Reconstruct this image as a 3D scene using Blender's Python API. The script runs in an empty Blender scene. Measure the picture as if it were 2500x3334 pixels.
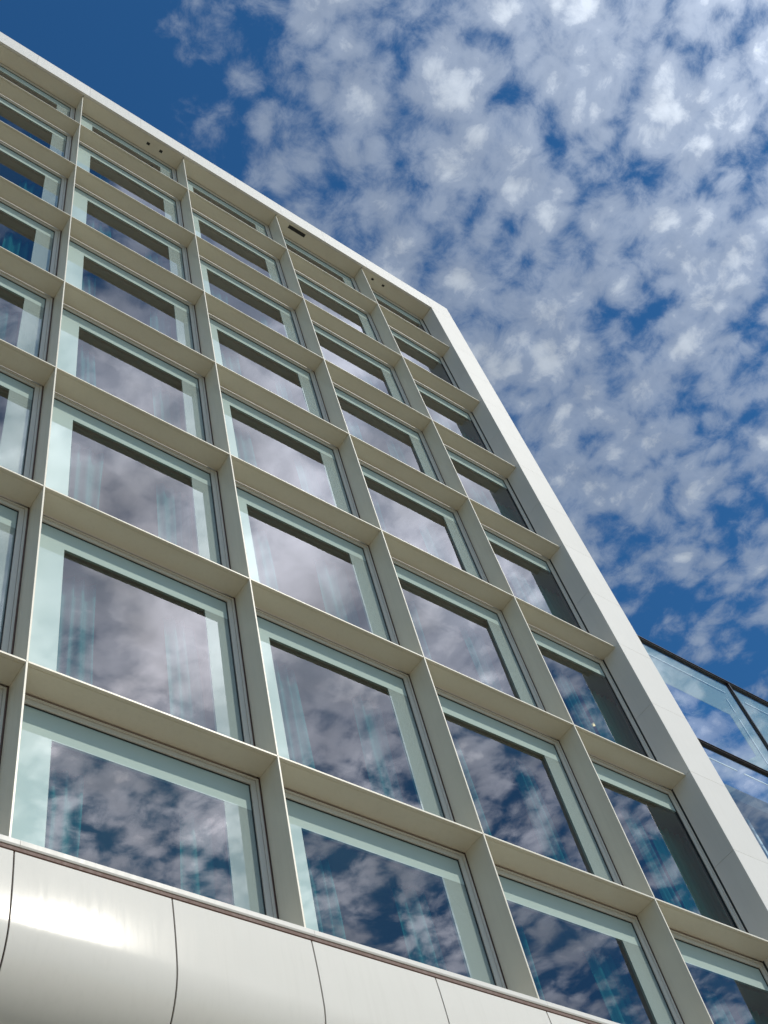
import bpy, bmesh, math, random
from mathutils import Matrix, Vector
random.seed(7)
sc = bpy.context.scene
COL = sc.collection

# ------------------------------------------------------------------ camera
R = ((0.79998931, -0.57092728, -0.18455122),      # right
     (0.40727970, 0.74256183, -0.53171908),       # down
     (0.44061362, 0.35020561, 0.82656861))        # forward
cam_d = bpy.data.cameras.new("camera")
cam = bpy.data.objects.new("camera", cam_d)
COL.objects.link(cam)
M = Matrix(((R[0][0], -R[1][0], -R[2][0], -2.9121),
            (R[0][1], -R[1][1], -R[2][1], -7.0890),
            (R[0][2], -R[1][2], -R[2][2], 1.6),
            (0, 0, 0, 1)))
cam.matrix_world = M
cam_d.sensor_fit = 'HORIZONTAL'
cam_d.sensor_width = 36
cam_d.lens = 3881.86 / 2500 * 36
cam_d.clip_end = 5000
sc.camera = cam

# ------------------------------------------------------------------ light
SUN = Vector((0.326, -0.697, 0.638)).normalized()
EL = math.asin(SUN.z)
world = bpy.data.worlds.new("World")
sc.world = world
world.use_nodes = True
world.cycles.sampling_method = 'MANUAL'
world.cycles.sample_map_resolution = 512
NT = world.node_tree
NT.nodes.clear()


class G:
    """small node-graph helper"""
    def __init__(s, nt): s.nt = nt
    def n(s, t, **k):
        o = s.nt.nodes.new(t)
        for a, b in k.items(): setattr(o, a, b)
        return o
    def put(s, sock, v):
        if hasattr(v, 'outputs'): v = v.outputs[0]
        if hasattr(v, 'is_output'): s.nt.links.new(v, sock)
        else: sock.default_value = v
    def m(s, op, a, b=0.0, c=None, clamp=False):
        o = s.n('ShaderNodeMath', operation=op, use_clamp=clamp)
        s.put(o.inputs[0], a); s.put(o.inputs[1], b)
        if c is not None: s.put(o.inputs[2], c)
        return o.outputs[0]
    def vm(s, op, a, b=None, scale=None):
        o = s.n('ShaderNodeVectorMath', operation=op)
        s.put(o.inputs[0], a)
        if b is not None: s.put(o.inputs[1], b)
        if scale is not None: s.put(o.inputs['Scale'], scale)
        return o.outputs['Value'] if op in ('DOT_PRODUCT', 'LENGTH', 'DISTANCE') else o.outputs[0]
    def noise(s, v, scale, detail=3, rough=.5, dist=0.0, lac=2.0):
        o = s.n('ShaderNodeTexNoise')
        s.put(o.inputs['Vector'], v); s.put(o.inputs['Scale'], scale)
        o.inputs['Detail'].default_value = detail; o.inputs['Roughness'].default_value = rough
        o.inputs['Distortion'].default_value = dist; o.inputs['Lacunarity'].default_value = lac
        return o.outputs[0]
    def rng(s, v, a, b, c=0.0, d=1.0, t='SMOOTHSTEP'):
        o = s.n('ShaderNodeMapRange', interpolation_type=t)
        for i, x in enumerate((v, a, b, c, d)): s.put(o.inputs[i], x)
        return o.outputs[0]
    def mix(s, f, a, b, mode='MIX'):
        o = s.n('ShaderNodeMix', data_type='RGBA', blend_type=mode)
        s.put(o.inputs[0], f); s.put(o.inputs[6], a); s.put(o.inputs[7], b)
        return o.outputs[2]


def rgb(r, g, b): return (r, g, b, 1)


g = G(NT)
sky = g.n('ShaderNodeTexSky', sky_type='NISHITA')
sky.sun_disc = False
sky.sun_elevation = EL
sky.sun_rotation = math.atan2(SUN.x, SUN.y)
sky.altitude = 0
sky.air_density = 1.0
sky.dust_density = 0.35
sky.ozone_density = 3.0
tc = g.n('ShaderNodeTexCoord')
d = tc.outputs['Generated']
sep = g.n('ShaderNodeSeparateXYZ'); NT.links.new(d, sep.inputs[0])
zc = g.m('MAXIMUM', sep.outputs[2], 0.04)
comb = g.n('ShaderNodeCombineXYZ')
NT.links.new(g.m('DIVIDE', sep.outputs[0], zc), comb.inputs[0])
NT.links.new(g.m('DIVIDE', sep.outputs[1], zc), comb.inputs[1])
p = comb.outputs[0]
# nearness to the sun
mu = g.vm('DOT_PRODUCT', g.vm('NORMALIZE', d), tuple(SUN))
glow = g.m('POWER', g.m('MAXIMUM', mu, 0.0), 7.0)
# cloud layer: position of each ray on a flat layer overhead
warp = g.n('ShaderNodeTexNoise')
g.put(warp.inputs['Vector'], p); warp.inputs['Scale'].default_value = 9; warp.inputs['Detail'].default_value = 4
off = g.vm('SCALE', g.vm('SUBTRACT', warp.outputs['Color'], (.5, .5, .5)), scale=.030)
pw = g.vm('ADD', p, off)
big = g.noise(g.vm('ADD', pw, (3.1, 1.7, .0)), 3.2, 2, .5)
def puff(scale, sm):
    c = g.n('ShaderNodeTexVoronoi', feature='SMOOTH_F1')
    g.put(c.inputs['Vector'], pw); c.inputs['Scale'].default_value = scale
    c.inputs['Smoothness'].default_value = sm
    return g.m('SUBTRACT', .5, c.outputs[0])
mid = g.noise(g.vm('ADD', pw, (7.3, 2.2, .4)), 11, 3, .55)
fine = g.noise(pw, 30, 9, .68, .25)
fld = g.m('ADD', g.m('MULTIPLY', puff(17, .25), .56), g.m('MULTIPLY', puff(37, .25), .42))
fld = g.m('ADD', fld, g.m('MULTIPLY', mid, .70))
fld = g.m('ADD', fld, g.m('MULTIPLY', big, .20))
fld = g.m('ADD', fld, g.m('MULTIPLY', fine, 1.05))
# the bank on the sun's side is a thicker sheet with broader forms
sheet_f = g.m('ADD', 1.10, g.m('MULTIPLY', g.m('SUBTRACT', g.noise(g.vm('ADD', pw, (5.5, 9.1, 0)), 6.5, 7, .56), .5), 2.5))
sw = g.n('ShaderNodeMix', data_type='FLOAT')
g.put(sw.inputs[0], g.rng(g.vm('LENGTH', g.vm('SUBTRACT', p, (.45, -.50, 0))), .42, .12, 0, .72)); g.put(sw.inputs[2], fld); g.put(sw.inputs[3], sheet_f)
fld = sw.outputs[0]
# where the cloud bank lies: thins out to the north (+y, behind the roof) and thickens round the sun
sx = g.n('ShaderNodeSeparateXYZ'); NT.links.new(p, sx.inputs[0])
px, py = sx.outputs[0], sx.outputs[1]
def blob(cx, cy, r, amt):
    dd = g.vm('LENGTH', g.vm('SUBTRACT', p, (cx, cy, 0)))
    return g.m('MULTIPLY', g.rng(dd, r, 0.0), amt)
bias = g.m('ADD', g.m('ADD', blob(-.02, .26, .38, -.70), blob(.27, .07, .17, .16)), blob(.62, .06, .62, .14))
bias = g.m('ADD', bias, blob(.46, -.52, .44, .42))
bias = g.m('ADD', bias, blob(1.0, .42, .34, -.19))
bias = g.m('ADD', bias, blob(.05, -.25, .22, -.28))
bias = g.m('ADD', bias, blob(1.25, -.95, .5, -.10))
dens = g.m('ADD', fld, g.m('ADD', bias, .13))
alpha = g.rng(dens, 1.0, 1.66)
veil = g.m('MULTIPLY', g.rng(dens, .82, 1.32), .44)
alpha = g.m('MAXIMUM', g.m('MULTIPLY', alpha, .84), veil)
lit = g.rng(g.noise(pw, 30, 5, .6), .25, .75, .90, 1.10)
# thick cloud near the sun: broad bright and shaded parts
thick = g.rng(g.noise(g.vm('ADD', pw, (1.2, 4.4, 0)), 7, 3, .5), .34, .66, .62, 1.30)
lit = g.m('MULTIPLY', lit, g.m('ADD', 1.0, g.m('MULTIPLY', g.rng(glow, .1, .4), g.m('SUBTRACT', thick, 1.0))))
cb = g.m('MULTIPLY', lit, g.m('ADD', .51, g.m('MULTIPLY', glow, 3.9)))
ccol = g.mix(glow, rgb(.88, .98, 1.10), rgb(1.0, .985, 1.0))
cl = g.n('ShaderNodeVectorMath', operation='SCALE')
NT.links.new(ccol, cl.inputs[0]); NT.links.new(cb, cl.inputs['Scale'])
bg_s = g.n('ShaderNodeBackground'); bg_c = g.n('ShaderNodeBackground')
tint = g.mix(1.0, sky.outputs[0], rgb(.35, .90, 1.26), 'MULTIPLY')
NT.links.new(tint, bg_s.inputs[0]); bg_s.inputs[1].default_value = .085
NT.links.new(cl.outputs[0], bg_c.inputs[0]); bg_c.inputs[1].default_value = 1.0
mx = g.n('ShaderNodeMixShader')
NT.links.new(g.m('MULTIPLY', alpha, g.rng(sep.outputs[2], 0.0, .15)), mx.inputs[0])
NT.links.new(bg_s.outputs[0], mx.inputs[1]); NT.links.new(bg_c.outputs[0], mx.inputs[2])
wo = g.n('ShaderNodeOutputWorld'); NT.links.new(mx.outputs[0], wo.inputs[0])

sd = bpy.data.lights.new("sun", 'SUN')
sd.energy = 2.8; sd.angle = math.radians(.53); sd.color = (1, .93, .81)
sun = bpy.data.objects.new("sun", sd); COL.objects.link(sun)
sun.rotation_euler = SUN.to_track_quat('Z', 'Y').to_euler()
sun.location = (20, -40, 60)
sc.view_settings.view_transform = 'Standard'
sc.view_settings.look = 'None'
sc.view_settings.gamma = 1
sc.view_settings.exposure = 0
sc.cycles.max_bounces = 10
sc.cycles.diffuse_bounces = 5
sc.cycles.glossy_bounces = 5
sc.cycles.transparent_max_bounces = 16
sc.cycles.sample_clamp_indirect = 4

# ------------------------------------------------------------------ materials
def mat(name):
    m = bpy.data.materials.new(name); m.use_nodes = True
    return m, G(m.node_tree), m.node_tree.nodes['Principled BSDF']

def paint(name, col, rough=.35, coat=.3, var=.05, streak=.0, bump=.0, coat_r=.12, scale=2.0):
    """factory painted aluminium: base tone, faint dirt, rain streaks, slight unevenness"""
    m, g, b = mat(name)
    tcn = g.n('ShaderNodeTexCoord')
    o = tcn.outputs['Object']
    n1 = g.noise(o, scale, 5, .6)
    n2 = g.noise(g.vm('MULTIPLY', o, (9, 9, .35)), 2.2, 4, .6)
    f = g.m('ADD', g.rng(n1, .3, .75, 0, var, 'LINEAR'), g.rng(n2, .45, .8, 0, streak))
    dk = tuple(c * .55 for c in col)
    oi = g.n('ShaderNodeObjectInfo')
    f = g.m('ADD', f, g.m('MULTIPLY', oi.outputs['Random'], .10 if var else 0.0))
    c = g.mix(f, rgb(*col), rgb(dk[0], dk[1] * .98, dk[2] * .92))
    g.put(b.inputs['Base Color'], c)
    g.put(b.inputs['Roughness'], g.rng(n2, .3, .75, rough * .85, rough * 1.2, 'LINEAR'))
    b.inputs['Coat Weight'].default_value = coat
    b.inputs['Coat Roughness'].default_value = coat_r
    if bump:
        bm_ = g.n('ShaderNodeBump'); bm_.inputs['Strength'].default_value = bump
        bm_.inputs['Distance'].default_value = .01
        g.put(bm_.inputs['Height'], g.noise(o, 1.3, 2, .5))
        g.nt.links.new(bm_.outputs[0], b.inputs['Normal'])
    return m

M_PANEL = paint('white_enamelled_panel', (.725, .70, .645), .42, .0, .06, .06, .12, .15)
M_PANEL.node_tree.nodes['Principled BSDF'].inputs['Specular IOR Level'].default_value = .2
M_BASE = paint('glossy_white_base_panel', (.725, .695, .63), .145, .0, .05, .07, .10, .13, 1.4)
M_BASE.node_tree.nodes['Principled BSDF'].inputs['Specular IOR Level'].default_value = .11
M_FIN = paint('cream_painted_aluminium', (.72, .67, .54), .38, .25, .10, .10, .08, .10)
M_FRAME = paint('window_frame_paint', (.64, .61, .54), .42, .15, .06, .04)
M_DARK = paint('black_rubber_gasket', (.02, .022, .022), .6, 0, .0)
M_JOINT = paint('brown_joint_backing', (.17, .105, .085), .7, 0, .1)
M_STEEL = paint('black_steel_rail', (.018, .014, .018), .4, .2, .1)
M_VENT = paint('dark_vent_grille', (.02, .018, .016), .6, 0, .1)
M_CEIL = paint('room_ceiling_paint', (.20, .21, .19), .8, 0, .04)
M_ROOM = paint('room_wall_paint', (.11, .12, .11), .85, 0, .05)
M_STRIP = paint('white_edge_strip', (.86, .88, .88), .5, 0, .02)

def frit(name, col, perf=False):
    m, g, b = mat(name)
    o = g.n('ShaderNodeTexCoord').outputs['Object']
    n = g.noise(o, 1.1, 3, .5)
    c = g.mix(g.rng(n, .3, .7, 0, .12, 'LINEAR'), rgb(*col), rgb(col[0] * .75, col[1] * .8, col[2] * .8))
    if perf:      # round holes punched on a 20 mm grid, staggered
        s = g.n('ShaderNodeSeparateXYZ'); g.put(s.inputs[0], o)
        q = .0085
        a = g.m('SINE', g.m('MULTIPLY', g.m('ADD', s.outputs[0], s.outputs[2]), math.pi / q))
        bb = g.m('SINE', g.m('MULTIPLY', g.m('SUBTRACT', s.outputs[0], s.outputs[2]), math.pi / q))
        h = g.rng(g.m('MULTIPLY', a, bb), .30, .42)
        c = g.mix(h, c, rgb(.03, .05, .05))
    g.put(b.inputs['Base Color'], c)
    b.inputs['Roughness'].default_value = .5
    b.inputs['Specular IOR Level'].default_value = .0
    # the glass in front of the enamel
    gl = g.n('ShaderNodeBsdfGlossy'); gl.inputs['Roughness'].default_value = .004
    gl.inputs['Color'].default_value = (.93, .98, 1, 1)
    fr = g.n('ShaderNodeFresnel'); fr.inputs['IOR'].default_value = 1.75
    mxs = g.n('ShaderNodeMixShader')
    g.put(mxs.inputs[0], fr)
    g.nt.links.new(b.outputs[0], mxs.inputs[1]); g.nt.links.new(gl.outputs[0], mxs.inputs[2])
    out = m.node_tree.nodes['Material Output']
    g.nt.links.new(mxs.outputs[0], out.inputs[0])
    return m

M_FRIT = frit('mint_enamelled_glass', (.44, .545, .51))
M_PERF = frit('perforated_mint_screen', (.34, .41, .385), True)

def glass(name, ior, tr, gc=(.97, .97, 1, 1), wav=.010):
    m = bpy.data.materials.new(name); m.use_nodes = True
    nt = m.node_tree; nt.nodes.clear(); g = G(nt)
    o = g.n('ShaderNodeTexCoord').outputs['Object']
    nz = g.n('ShaderNodeTexNoise'); g.put(nz.inputs['Vector'], o)
    nz.inputs['Scale'].default_value = .9; nz.inputs['Detail'].default_value = 1
    geo = g.n('ShaderNodeNewGeometry')
    bmp = g.vm('NORMALIZE', g.vm('ADD', geo.outputs['Normal'], g.vm('SCALE', g.vm('SUBTRACT', nz.outputs['Color'], (.5, .5, .5)), scale=wav)))
    gl = g.n('ShaderNodeBsdfGlossy'); gl.inputs['Roughness'].default_value = .003
    gl.inputs['Color'].default_value = gc
    nt.links.new(bmp, gl.inputs['Normal'])
    t = g.n('ShaderNodeBsdfTransparent'); t.inputs['Color'].default_value = (*tr, 1)
    ge = g.n('ShaderNodeNewGeometry')      # Schlick reflectance, the same from both sides
    cosi = g.m('ABSOLUTE', g.vm('DOT_PRODUCT', ge.outputs['Normal'], ge.outputs['Incoming']))
    fr = g.m('ADD', g.m('MULTIPLY', g.m('POWER', g.m('SUBTRACT', 1.0, cosi), 5.0), 1 - ior), ior)
    mx = g.n('ShaderNodeMixShader'); g.put(mx.inputs[0], fr)
    nt.links.new(t.outputs[0], mx.inputs[1]); nt.links.new(gl.outputs[0], mx.inputs[2])
    out = g.n('ShaderNodeOutputMaterial'); nt.links.new(mx.outputs[0], out.inputs[0])
    return m

M_GLASS = glass('solar_control_glass', .125, (.54, .69, .70), (.95, .935, 1, 1))
M_WGLASS = glass('wing_glass', .19, (.80, .90, .92))

def translucent_band():
    m = bpy.data.materials.new('pale_translucent_band'); m.use_nodes = True
    nt = m.node_tree; nt.nodes.clear(); g = G(nt)
    df = g.n('ShaderNodeBsdfDiffuse'); df.inputs['Color'].default_value = (.50, .56, .53, 1)
    t = g.n('ShaderNodeBsdfTransparent'); t.inputs['Color'].default_value = (.85, .95, .95, 1)
    mx = g.n('ShaderNodeMixShader'); mx.inputs[0].default_value = .65
    nt.links.new(t.outputs[0], mx.inputs[1]); nt.links.new(df.outputs[0], mx.inputs[2])
    out = g.n('ShaderNodeOutputMaterial'); nt.links.new(mx.outputs[0], out.inputs[0])
    return m
M_BAND = translucent_band()

def curtain_mat(name, col):
    m = bpy.data.materials.new(name); m.use_nodes = True
    nt = m.node_tree; nt.nodes.clear(); g = G(nt)
    o = g.n('ShaderNodeTexCoord').outputs['Object']
    n = g.noise(g.vm('MULTIPLY', o, (60, 60, 1)), 1, 3, .6)
    c = g.mix(n, rgb(*[x * .8 for x in col]), rgb(*[min(1, x * 1.25) for x in col]))
    df = g.n('ShaderNodeBsdfDiffuse'); g.put(df.inputs['Color'], c)
    tl = g.n('ShaderNodeBsdfTranslucent'); g.put(tl.inputs['Color'], c)
    mx = g.n('ShaderNodeMixShader'); mx.inputs[0].default_value = .3
    nt.links.new(df.outputs[0], mx.inputs[1]); nt.links.new(tl.outputs[0], mx.inputs[2])
    out = g.n('ShaderNodeOutputMaterial'); nt.links.new(mx.outputs[0], out.inputs[0])
    return m
M_CURT = curtain_mat('teal_curtain_cloth', (.06, .31, .29))
M_CURTD = curtain_mat('dark_green_curtain_cloth', (.06, .50, .40))

def ground_mat():
    m, g, b = mat('warm_paving')
    o = g.n('ShaderNodeTexCoord').outputs['Object']
    br = g.n('ShaderNodeTexBrick'); g.put(br.inputs['Vector'], o)
    br.inputs['Scale'].default_value = 1.6; br.inputs['Mortar Size'].default_value = .008
    br.inputs['Color1'].default_value = rgb(.35, .285, .185); br.inputs['Color2'].default_value = rgb(.29, .24, .155)
    br.inputs['Mortar'].default_value = rgb(.14, .13, .11)
    c = g.mix(g.rng(g.noise(o, .25, 5, .6), .3, .7, 0, .5), br.outputs[0], rgb(.22, .185, .13))
    g.put(b.inputs['Base Color'], c); b.inputs['Roughness'].default_value = .85
    return m
M_GROUND = ground_mat()
M_LAMP = bpy.data.materials.new('warm_lamp_glow'); M_LAMP.use_nodes = True
_b = M_LAMP.node_tree.nodes['Principled BSDF']
_b.inputs['Emission Color'].default_value = (1, .72, .36, 1); _b.inputs['Emission Strength'].default_value = 1.7

# ------------------------------------------------------------------ mesh helpers
def box(bm, x0, x1, y0, y1, z0, z1, bev=0.0):
    r = bmesh.ops.create_cube(bm, size=1)
    vs = r['verts']
    for v in vs:
        v.co = ((x0 + x1) / 2 + v.co.x * (x1 - x0), (y0 + y1) / 2 + v.co.y * (y1 - y0), (z0 + z1) / 2 + v.co.z * (z1 - z0))
    if bev:
        es = list({e for v in vs for e in v.link_edges})
        bmesh.ops.bevel(bm, geom=es, offset=bev, segments=2, affect='EDGES', profile=.5)

def prism(bm, prof, x0, x1):
    """closed (y,z) outline extruded along x"""
    a = [bm.verts.new((x0, y, z)) for y, z in prof]
    b = [bm.verts.new((x1, y, z)) for y, z in prof]
    n = len(prof)
    for i in range(n):
        bm.faces.new((a[i], a[(i + 1) % n], b[(i + 1) % n], b[i]))
    bm.faces.new(a[::-1]); bm.faces.new(b)

def mesh(bm, name, m, smooth=False, flip=False):
    if flip:        # a single sheet that must face the street
        bm.normal_update()
        for f in bm.faces:
            if f.normal.y > 0: f.normal_flip()
    else:
        bmesh.ops.recalc_face_normals(bm, faces=bm.faces)
    me = bpy.data.meshes.new(name); bm.to_mesh(me); bm.free()
    me.materials.append(m)
    if smooth:
        for f in me.polygons: f.use_smooth = True
    return me

def link(name, me, parent=None, loc=(0, 0, 0)):
    o = bpy.data.objects.new(name, me); COL.objects.link(o); o.location = loc
    if parent: o.parent = parent
    return o

def obj(name, bm, m, parent=None, loc=(0, 0, 0), smooth=False):
    return link(name, mesh(bm, name, m, smooth), parent, loc)

def empty(name, loc=(0, 0, 0)):
    o = bpy.data.objects.new(name, None); COL.objects.link(o); o.location = loc
    o.empty_display_size = .3
    return o

def tag(o, label, cat, group=None):
    o['label'] = label; o['category'] = cat
    if group: o['group'] = group
    return o

def B(): return bmesh.new()

# ------------------------------------------------------------------ dimensions
W = 2.894            # bay width
H = 3.3              # storey height
Z0 = 11.0138         # lowest crossing of the grid
ZB = 8.76            # top of the base strip
ZT = 33.42           # soffit under the coping
ZC = 34.36           # top of the coping
D = .352             # depth of the fins
XR = 11.15           # reveal at the corner
XO = 12.06           # outer edge of the corner
PY = -.10            # corner and coping stand proud of the fins
TV, TH = .011, .012  # half thickness of fins
C0, C1 = -4, 3       # first and last bay
XL = C0 * W
hz = [Z0 + H * k for k in range(7)]

# ------------------------------------------------------------------ setting
bm = B(); box(bm, -600, 600, -600, 600, -.3, 0)
o = obj('ground', bm, M_GROUND); o['kind'] = 'structure'

# ------------------------------------------------------------------ the hotel
hotel = empty('hotel_building', (0, 0, 0))
tag(hotel, 'tall white panelled building with a deep cream grid of fins round its windows', 'building')

lv = [ZB] + hz + [ZT]
for c in range(C0, C1 + 1):              # upright fins: one cassette per storey, at the left of each bay
    for a, b_ in zip(lv, lv[1:]):
        bm = B(); box(bm, c * W - TV, c * W + TV, -.002, D, a + .001, b_ - .001, .0025)
        obj('vertical_fin', bm, M_FIN, hotel)
for z in hz:                             # level fins with a folded lip at the front, one per bay
    for c in range(C0, C1 + 1):
        bm = B()
        prism(bm, [(0, z - TH), (0, z + TH), (D, z + TH), (D, z - TH + .004), (.050, z - TH + .004),
                   (.048, z - TH + .010), (.043, z - TH + .010), (.041, z - TH)],
              c * W + TV + .0015, (XR if c == C1 else (c + 1) * W - TV) - .0015)
        obj('horizontal_fin', bm, M_FIN, hotel)

# corner: reveal, panels (rounded outer edge), return wall
def corner_prof(x0=XR, x1=XO, y0=PY, y1=.9, r=.07):
    pts = [(x0, y0 + .004), (x0 + .004, y0)]
    for i in range(7):
        a = math.pi / 2 * i / 6
        pts.append((x1 - r + r * math.sin(a), y0 + r - r * math.cos(a)))
    pts += [(x1, y1), (x1 - .03, y1), (x1 - .03, y0 + .12), (x0 + .03, y0 + .12), (x0 + .03, D - .02), (x0, D - .02)]
    return pts
def vprism(bm, prof, z0, z1):
    a = [bm.verts.new((x, y, z0)) for x, y in prof]
    b = [bm.verts.new((x, y, z1)) for x, y in prof]
    n = len(prof)
    for i in range(n): bm.faces.new((a[i], a[(i + 1) % n], b[(i + 1) % n], b[i]))
    bm.faces.new(a[::-1]); bm.faces.new(b)
zs = [ZB - .70] + [Z0 + 1.65 * k for k in range(-1, 13)] + [ZT + .02]
zs = [z for z in zs if z < ZT - .3] + [ZT + .0]
for a, b_ in zip(zs, zs[1:]):
    bm = B(); vprism(bm, corner_prof(), a + .0025, b_ - .0025)
    o = obj('corner_panel', bm, M_PANEL, hotel, smooth=False)
# top corner piece
bm = B()
pr = corner_prof()
vprism(bm, [q for q in pr if q[1] < PY + .1 or q[0] > XR + .5], ZT + .0025, ZC)
obj('corner_panel', bm, M_PANEL, hotel)
# coping panels with soffit (an L folded sheet), joints every half bay
k0 = int(XL / (W / 2))
xs = [k * W / 2 + .14 for k in range(k0, 9)]
xs = [x for x in xs if x < XR - .6] + [XR]
for a, b_ in zip(xs, xs[1:]):
    bm = B()
    prism(bm, [(PY, ZT), (PY, ZC - .015), (PY + .015, ZC), (.7, ZC), (.7, ZC - .03), (PY + .03, ZC - .03), (PY + .03, ZT + .04), (-.035, ZT + .04), (-.035, ZT)],
          a + .002, b_ - .002)
    obj('coping_panel', bm, M_PANEL, hotel)
for c in range(C0, C1 + 1):
    x1 = XR if c == C1 else (c + 1) * W - TV
    bm = B(); box(bm, c * W + TV + .001, x1 - .001, -.030, D, ZT + .002, ZT + .03)
    s = obj('soffit_panel', bm, M_FIN, hotel)
for x, sx, sy in ((1.94, .085, .07), (2.31, .085, .07), (9.15, .08, .06), (9.53, .08, .06), (6.52, .54, .10)):
    bm = B()
    yc = .15 if x < 3 else (.105 if x > 9 else .068)
    box(bm, x - sx / 2, x + sx / 2, yc - sy / 2, yc + sy / 2, ZT - .003, ZT + .001)
    v = obj('soffit_vent', bm, M_VENT, hotel)
# backing wall behind coping and joints
bm = B(); box(bm, XL, XR + .02, .72, 1.0, ZT + .04, ZC - .04); obj('parapet_wall', bm, M_PANEL, hotel)
bm = B(); box(bm, XL, XR + .85, 1.0, 12, ZC - .5, ZC - .04); obj('roof', bm, M_CEIL, hotel)
bm = B(); box(bm, 11.99, XO - .036, PY + .125, 12, 1.2, ZC - .045); obj('side_wall', bm, M_PANEL, hotel)
bm = B(); box(bm, XR + .035, 11.985, PY + .125, .45, 1.2, ZC - .05); obj('corner_pier', bm, M_ROOM, hotel)
bm = B(); box(bm, XL, XR + .03, 11.6, 12, 0, ZC - .55); obj('rear_wall', bm, M_PANEL, hotel)
bm = B(); box(bm, XL - .25, XL - .02, -.1, 12, 0, ZC - .05); obj('end_wall', bm, M_PANEL, hotel)

# base strip, joint and bull-nosed panels
xb = [XL] + [c * W + .09 for c in range(C0 + 1, C1 + 1)] + [XR - .003]
for a, b_ in zip(xb, xb[1:]):
    bm = B()
    prism(bm, [(-.012, 8.705), (-.012, ZB - .008), (-.006, ZB), (D, ZB), (D, ZB - .05), (.03, ZB - .05), (.006, 8.690), (-.004, 8.690)], a + .0015, b_ - .0015)
    obj('sill_strip', bm, M_PANEL, hotel)
bm = B(); box(bm, XL, XR + .7, .035, .10, 8.0, 8.708); obj('joint_backing', bm, M_DARK, hotel)
bm = B()
box(bm, XL, XR - .003, .004, .03, 8.652, 8.688)
obj('joint_trim', bm, M_JOINT, hotel)
xp = [.05 + 1.447 * k for k in range(-8, 8)] + [XR - .003]
xp = [x for x in xp if x > XL and x < XR - .2] + [XR + .0]
RB = .85
ZK = 7.95
prof = []
Y0B = -.028
for i in range(11):                      # upper part: very slightly bowed sheet
    z = 8.632 - (8.632 - ZK) * i / 10
    prof.append((Y0B + (z - ZK) ** 2 / (2 * 7.8), z))
for i in range(1, 25):
    a = math.radians(90) * i / 24
    prof.append((Y0B + RB - RB * math.cos(a), ZK - RB * math.sin(a)))
prof.append((2.2, ZK - RB))
inner = [(y + .02, z + (.02 if y > .3 else 0)) for y, z in prof[::-1]]
inner[-1] = (.025, 8.632)
for a, b_ in zip(xp, xp[1:]):
    bm = B(); prism(bm, prof + inner, a + .008, b_ - .008)
    me = mesh(bm, 'base_panel', M_BASE)
    for f in me.polygons: f.use_smooth = True
    me.set_sharp_from_angle(angle=math.radians(25))
    link('base_panel', me, hotel)
bm = B()
prism(bm, [(y + .026, z + .03) for y, z in prof] + [(y + .05, z + .06) for y, z in prof[::-1]], XL, XR)
obj('joint_backing', bm, M_JOINT, hotel)
# corner below the grid follows the same panels downwards
bm = B(); vprism(bm, corner_prof(), 4.4, ZB - .705); obj('corner_panel', bm, M_PANEL, hotel)
bm = B(); vprism(bm, corner_prof(), 0, 4.395); obj('corner_panel', bm, M_PANEL, hotel)
# ground floor: glazing set back behind round columns
bm = B()
for x in (-10.9, -7.9, -4.9, -1.9, 1.1, 4.1, 7.1, 10.1):
    box(bm, x - .035, x + .035, 2.15, 2.28, 0, 7.1)
box(bm, XL, XR, 2.15, 2.28, 0, .3); box(bm, XL, XR, 2.149, 2.281, 3.4, 3.5)
obj('shopfront_frame', bm, M_STEEL, hotel)
bm = B(); box(bm, XL, XR, 2.20, 2.22, .3, 7.1); obj('shopfront_glass', bm, M_WGLASS, hotel)
bm = B(); box(bm, XL, XR, 5.8, 6.0, 0, 7.1); obj('lobby_wall', bm, M_ROOM, hotel)

# floors, ceilings and partitions of the rooms
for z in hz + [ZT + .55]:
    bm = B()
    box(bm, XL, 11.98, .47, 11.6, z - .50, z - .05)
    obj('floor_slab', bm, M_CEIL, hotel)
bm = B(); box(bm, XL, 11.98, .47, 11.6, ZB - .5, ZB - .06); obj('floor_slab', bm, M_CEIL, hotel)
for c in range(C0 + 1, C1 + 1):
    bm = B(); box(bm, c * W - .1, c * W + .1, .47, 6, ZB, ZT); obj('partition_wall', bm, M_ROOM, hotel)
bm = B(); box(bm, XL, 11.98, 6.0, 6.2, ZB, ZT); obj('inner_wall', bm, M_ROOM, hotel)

# ------------------------------------------------------------------ windows
YF = D                     # outer face of frame
YG = D + .045              # glass plane
def frame_bm(w, h, base):
    """two stepped members all round; local origin = lower left of the bay opening"""
    bm = B()
    def ring(i0, i1, y0, y1, zb):
        box(bm, i0, i1, y0, y1, zb, h - i0, .002)
        box(bm, w - i1, w - i0, y0, y1, zb, h - i0, .002)
        box(bm, i1 + .0005, w - i1 - .0005, y0 + .0006, y1, h - i1, h - i0 - .0006, .002)
    ring(.022, .052, YF + .001, YG + .06, 0.0)
    ring(.0545, .118, YF + .014, YG + .059, 0.0)
    box(bm, .022, w - .022, YF + .0135, YG + .058, .0, .085 if not base else .30)
    return bm
def gasket_bm(w, h, base):
    bm = B(); z0 = .085 if not base else .30
    y0, y1 = YG - .012, YG + .05
    box(bm, .1185, .128, y0, y1, z0, h - .1185)
    box(bm, w - .128, w - .1185, y0, y1, z0, h - .1185)
    box(bm, .1285, w - .1285, y0, y1, h - .128, h - .1185)
    return bm
FL, FT, FR = .475, .485, .465
def sheet(x0, x1, z0, z1, y0, y1):
    bm = B(); box(bm, x0, x1, y0, y1, z0, z1); return bm
cache = {}
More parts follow.
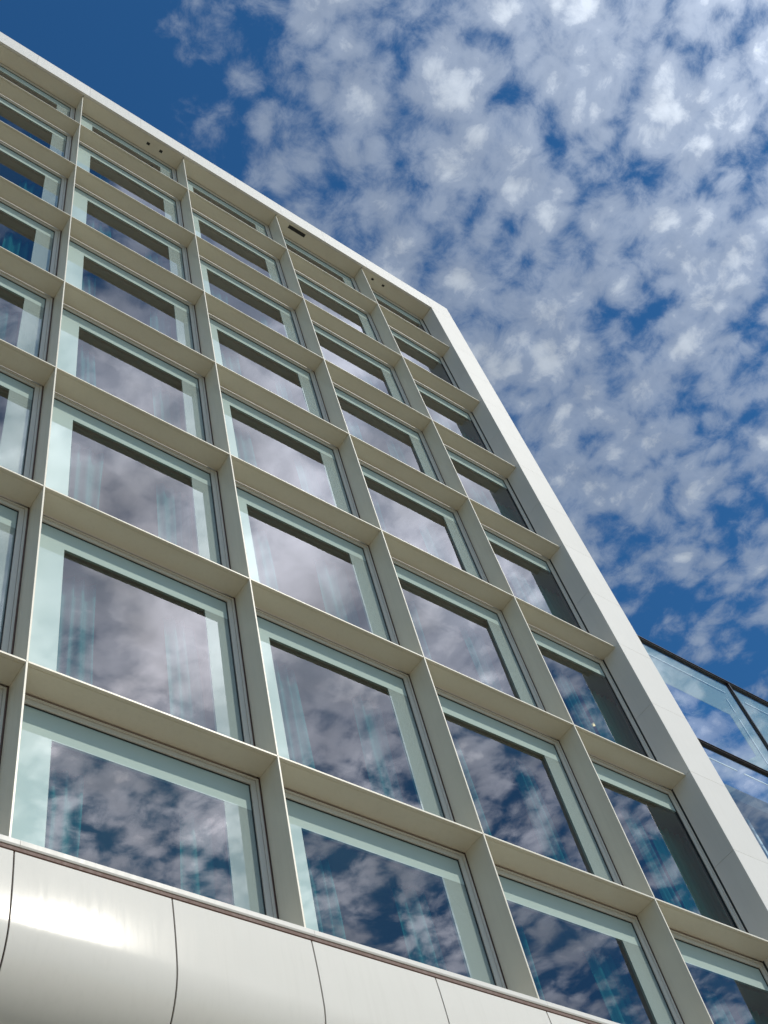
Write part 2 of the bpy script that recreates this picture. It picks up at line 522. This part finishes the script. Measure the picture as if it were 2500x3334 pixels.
def window_meshes(w, h, base, last):
    k = (round(w, 3), round(h, 3), base, last)
    if k in cache: return cache[k]
    z0 = .085 if not base else .30
    d = {}
    d['frame'] = mesh(frame_bm(w, h, base), 'frame', M_FRAME)
    d['gasket'] = mesh(gasket_bm(w, h, base), 'gasket', M_DARK)
    bm = B()
    for a in ((.0, .0215), (w - .0215, w)): box(bm, a[0], a[1], YF + .012, YG + .05, 0, h - .0005)
    box(bm, .022, w - .022, YF + .0125, YG + .05, h - .0215, h - .0005)
    d['joint_seal'] = mesh(bm, 'joint_seal', M_JOINT)
    xr = w - .128 if last else w - FR
    bm = B()                       # enamelled border: left and top, one L
    a = [(.128, z0), (FL, z0), (FL, h - FT), (w - .128, h - FT), (w - .128, h - .128), (.128, h - .128)]
    va = [bm.verts.new((x, YG, z)) for x, z in a]; vb = [bm.verts.new((x, YG + .03, z)) for x, z in a]
    for i in range(6): bm.faces.new((va[i], va[(i + 1) % 6], vb[(i + 1) % 6], vb[i]))
    for q in (va, vb):
        bm.faces.new((q[0], q[1], q[2], q[5])); bm.faces.new((q[2], q[3], q[4], q[5]))
    d['enamelled_border'] = mesh(bm, 'enamelled_border', M_FRIT)
    d['pane'] = mesh(sheet(FL + .001, xr - .001, z0, h - FT - .001, YG, YG + .008), 'pane', M_GLASS)
    # keep only one reflecting face: a single thin sheet would double the reflections
    me = d['pane']
    bm = B(); q = [bm.verts.new(v) for v in ((FL + .001, YG, z0), (xr - .001, YG, z0), (xr - .001, YG, h - FT - .001), (FL + .001, YG, h - FT - .001))]
    bm.faces.new(q); d['pane'] = mesh(bm, 'pane', M_GLASS, flip=True)
    if not last:
        d['perforated_panel'] = mesh(sheet(xr, w - .128, z0, h - FT - .001, YG + .0005, YG + .03), 'perforated_panel', M_PERF)
    cache[k] = d
    return d

rnd0 = random.Random(11)
rows = [(ZB, Z0 - TH, True)] + [(hz[k] + TH, hz[k + 1] - TH, False) for k in range(6)] + [(hz[-1] + TH, ZT, False)]
for c in range(C0, C1 + 1):
    x0 = c * W + TV
    x1 = XR if c == C1 else (c + 1) * W - TV
    for r, (za, zb, _isbase) in enumerate(rows):
        ms = window_meshes(x1 - x0, zb - za, r == 0, c == C1)
        wdw = empty('window', (x0, 0, za)); wdw.parent = hotel
        for n, me in ms.items():
            q = link(n, me, wdw)
            if n == 'pane':          # no two panes sit quite true
                q.rotation_euler = (rnd0.uniform(-.0012, .0012), 0, rnd0.uniform(-.0012, .0012))

# ------------------------------------------------------------------ curtains: hang on their own tracks inside the rooms
ROW = ['lowest', 'second', 'third', 'fourth', 'fifth', 'sixth', 'seventh']
BAY = {-1: 'bay cut by the left photo edge', 0: 'first full bay from the left', 1: 'second full bay from the left',
       2: 'third full bay from the left', 3: 'last bay beside white corner'}
def curtain_mesh(w, h, seed, m, gather=.55):
    rnd = random.Random(seed)
    bm = B()
    nf = max(3, int(w / .14)); n = nf * 12
    ph = [rnd.uniform(0, 6.28) for _ in range(4)]
    amp = [rnd.uniform(.5, 1.2) for _ in range(nf + 2)]
    nz = 14
    grid = []
    for j in range(nz + 1):
        t = j / nz
        row = []
        for i in range(n + 1):
            u = i / n
            a = .058 * (.75 + .25 * t) * amp[int(u * nf)]
            x = u * w * (1 - .10 * math.sin(t * 2.2 + ph[0]) * (1 - t * .3)) + .012 * math.sin(9 * u + 3 * t + ph[1])
            y = a * math.sin(u * nf * 2 * math.pi + .5 * math.sin(3 * t + ph[2])) + .015 * math.sin(5 * u + ph[3])
            row.append(bm.verts.new((x, y, -h * t)))
        grid.append(row)
    for j in range(nz):
        for i in range(n):
            bm.faces.new((grid[j][i], grid[j][i + 1], grid[j + 1][i + 1], grid[j + 1][i]))
    return mesh(bm, 'curtain', m, True)
def curtain(x, y, ztop, w, h, seed, m, label):
    me = curtain_mesh(w, h, seed, m)
    o = link('curtain', me, None, (x, y, ztop))
    tag(o, label, 'curtain', 'curtains behind the hotel windows')
    sm = o.modifiers.new('cloth thickness', 'SOLIDIFY'); sm.thickness = .003
    return o
rnd = random.Random(3)
for c in range(-1, 4):
    for r in range(0, 7):
        ztop = (hz[r]) - .505
        zbot = ZB if r == 0 else hz[r - 1]
        h = ztop - zbot + .02
        place = '%s window up, %s' % (ROW[r], BAY[c])
        if c == 3:
            curtain(c * W + 1.30 + rnd.uniform(-.05, .05), .72, ztop, .42, h, c * 10 + r, M_CURT,
                    'thin teal curtain, ' + place)
            curtain(c * W + 2.02, .80, ztop, 1.15, h, c * 10 + r + 500, M_CURTD,
                    'dark green curtain, ' + place)
            continue
        if c >= 0:
            curtain(c * W + rnd.uniform(.50, .66), .72, ztop, rnd.uniform(.38, .55), h, c * 10 + r, M_CURT,
                    'left teal curtain of the %s' % place)
        if c >= 0 or r >= 3:
            curtain(c * W + rnd.uniform(1.92, 2.08), .72, ztop, rnd.uniform(.42, .62), h, c * 10 + r + 300, M_CURT,
                    'right teal curtain of the %s' % place)
# lit lamp under a ceiling
bm = B()
bmesh.ops.create_uvsphere(bm, u_segments=16, v_segments=8, radius=.028)
for v in bm.verts: v.co.z *= .5
lamp = empty('ceiling_lamp', (11.59, 1.38, 17.09))
tag(lamp, 'small round ceiling lamp glowing warm inside third window up beside the corner', 'lamp')
obj('glowing_bulb', bm, M_LAMP, lamp)
bm = B(); bmesh.ops.create_cone(bm, cap_ends=True, segments=20, radius1=.06, radius2=.05, depth=.02)
obj('lamp_housing', bm, M_STRIP, lamp, (0, 0, .028))

# ------------------------------------------------------------------ glass wing behind the corner
wing = empty('glass_wing', (12.1, 1.0, 0))
tag(wing, 'lower glass-walled building wing with black rails behind the white corner', 'building')
GX0, GX1 = 12.07, 30.0
def wl(x, y, z): return (x - 12.1, y - 1.0, z)
posts = [17.25 - 5.4, 17.25, 22.65, 28.05]
ZW = [20.87 - 3.3 * k for k in range(0, 6)]
for i, z in enumerate(ZW):
    bm = B(); box(bm, GX0 - 12.1, GX1 - 12.1, -.03, .06, z - .028, z + .010); box(bm, GX0 - 12.1, GX1 - 12.1, -.05, -.0305, z + .002, z + .016)
    obj('rail', bm, M_STEEL, wing)
for x in posts[1:]:
    bm = B(); box(bm, x - 12.1 - .016, x - 12.1 + .016, -.025, .055, 0, 20.85); obj('mullion', bm, M_STEEL, wing)
for i, (zt, zb) in enumerate(zip(ZW, ZW[1:])):
    for x0, x1 in zip(posts, posts[1:]):
        xa = max(x0, GX0) + .032; xb_ = x1 - .032
        if i < 4:
            bm = B()
            q = [bm.verts.new(v) for v in ((xa - 12.1, .02, zb + .034), (xb_ - 12.1, .02, zb + .034), (xb_ - 12.1, .02, zt - .057), (xa - 12.1, .02, zt - .057))]
            bm.faces.new(q); link('pane', mesh(bm, 'pane', M_WGLASS, flip=True), wing)
        # pale band round the edge of the inner leaf
        yb = .05
        bm = B()
        outer = [(x0 + .06, zb + .05), (x1 - .05, zb + .05), (x1 - .05, zt - .07), (x0 + .06, zt - .07)]
        zi = zt - 1.38
        inn = [(x0 + .75, zb + .10), (x1 - 1.45, zb + .10), (x1 - .72, zb + .62), (x1 - .72, zi), (x0 + .75, zi)]
        if i == 0:
            tri = [outer[0], inn[0], inn[1], outer[1]], [outer[1], inn[1], inn[2], inn[3], outer[2]], [outer[2], inn[3], inn[4], outer[3]], [outer[3], inn[4], inn[0], outer[0]]
            for poly in tri:
                va = [bm.verts.new((x - 12.1, yb, z)) for x, z in poly]
                vb = [bm.verts.new((x - 12.1, yb + .012, z)) for x, z in poly]
                bm.faces.new(va); bm.faces.new(vb[::-1])
            obj('pale_band', bm, M_BAND, wing)
            st = [(x0 + .35, x1 - .32, zt - .475, zt - .445), (x1 - .46, x1 - .43, zt - 1.20, zt - .72), (x1 - .48, x1 - .45, zt - 2.82, zt - 1.42)]
        else:
            bm.free()
            st = [(x0 + 2.5, x0 + 3.42, zt - .40, zt - .365), (x0 + 3.63, x1 - .4, zt - .40, zt - .365)]
        for a, b_, c_, d_ in st:
            bm = B(); box(bm, a - 12.1, b_ - 12.1, .030, .045, c_, d_)
            obj('edge_strip', bm, M_STRIP, wing)
for z in ZW[1:]:
    bm = B(); box(bm, GX0 - 12.1, GX1 - 12.1, .6, 9, z - .45, z - .05); obj('floor_slab', bm, M_CEIL, wing)
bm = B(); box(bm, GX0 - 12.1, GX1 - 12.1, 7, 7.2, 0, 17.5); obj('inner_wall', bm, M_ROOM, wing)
bm = B()
for x in (13.6, 16.4, 19.2, 22):
    box(bm, x - 12.1 - .04, x - 12.1 + .04, .9, 1.0, 0, 17.15)
obj('inner_frame', bm, M_STRIP, wing)
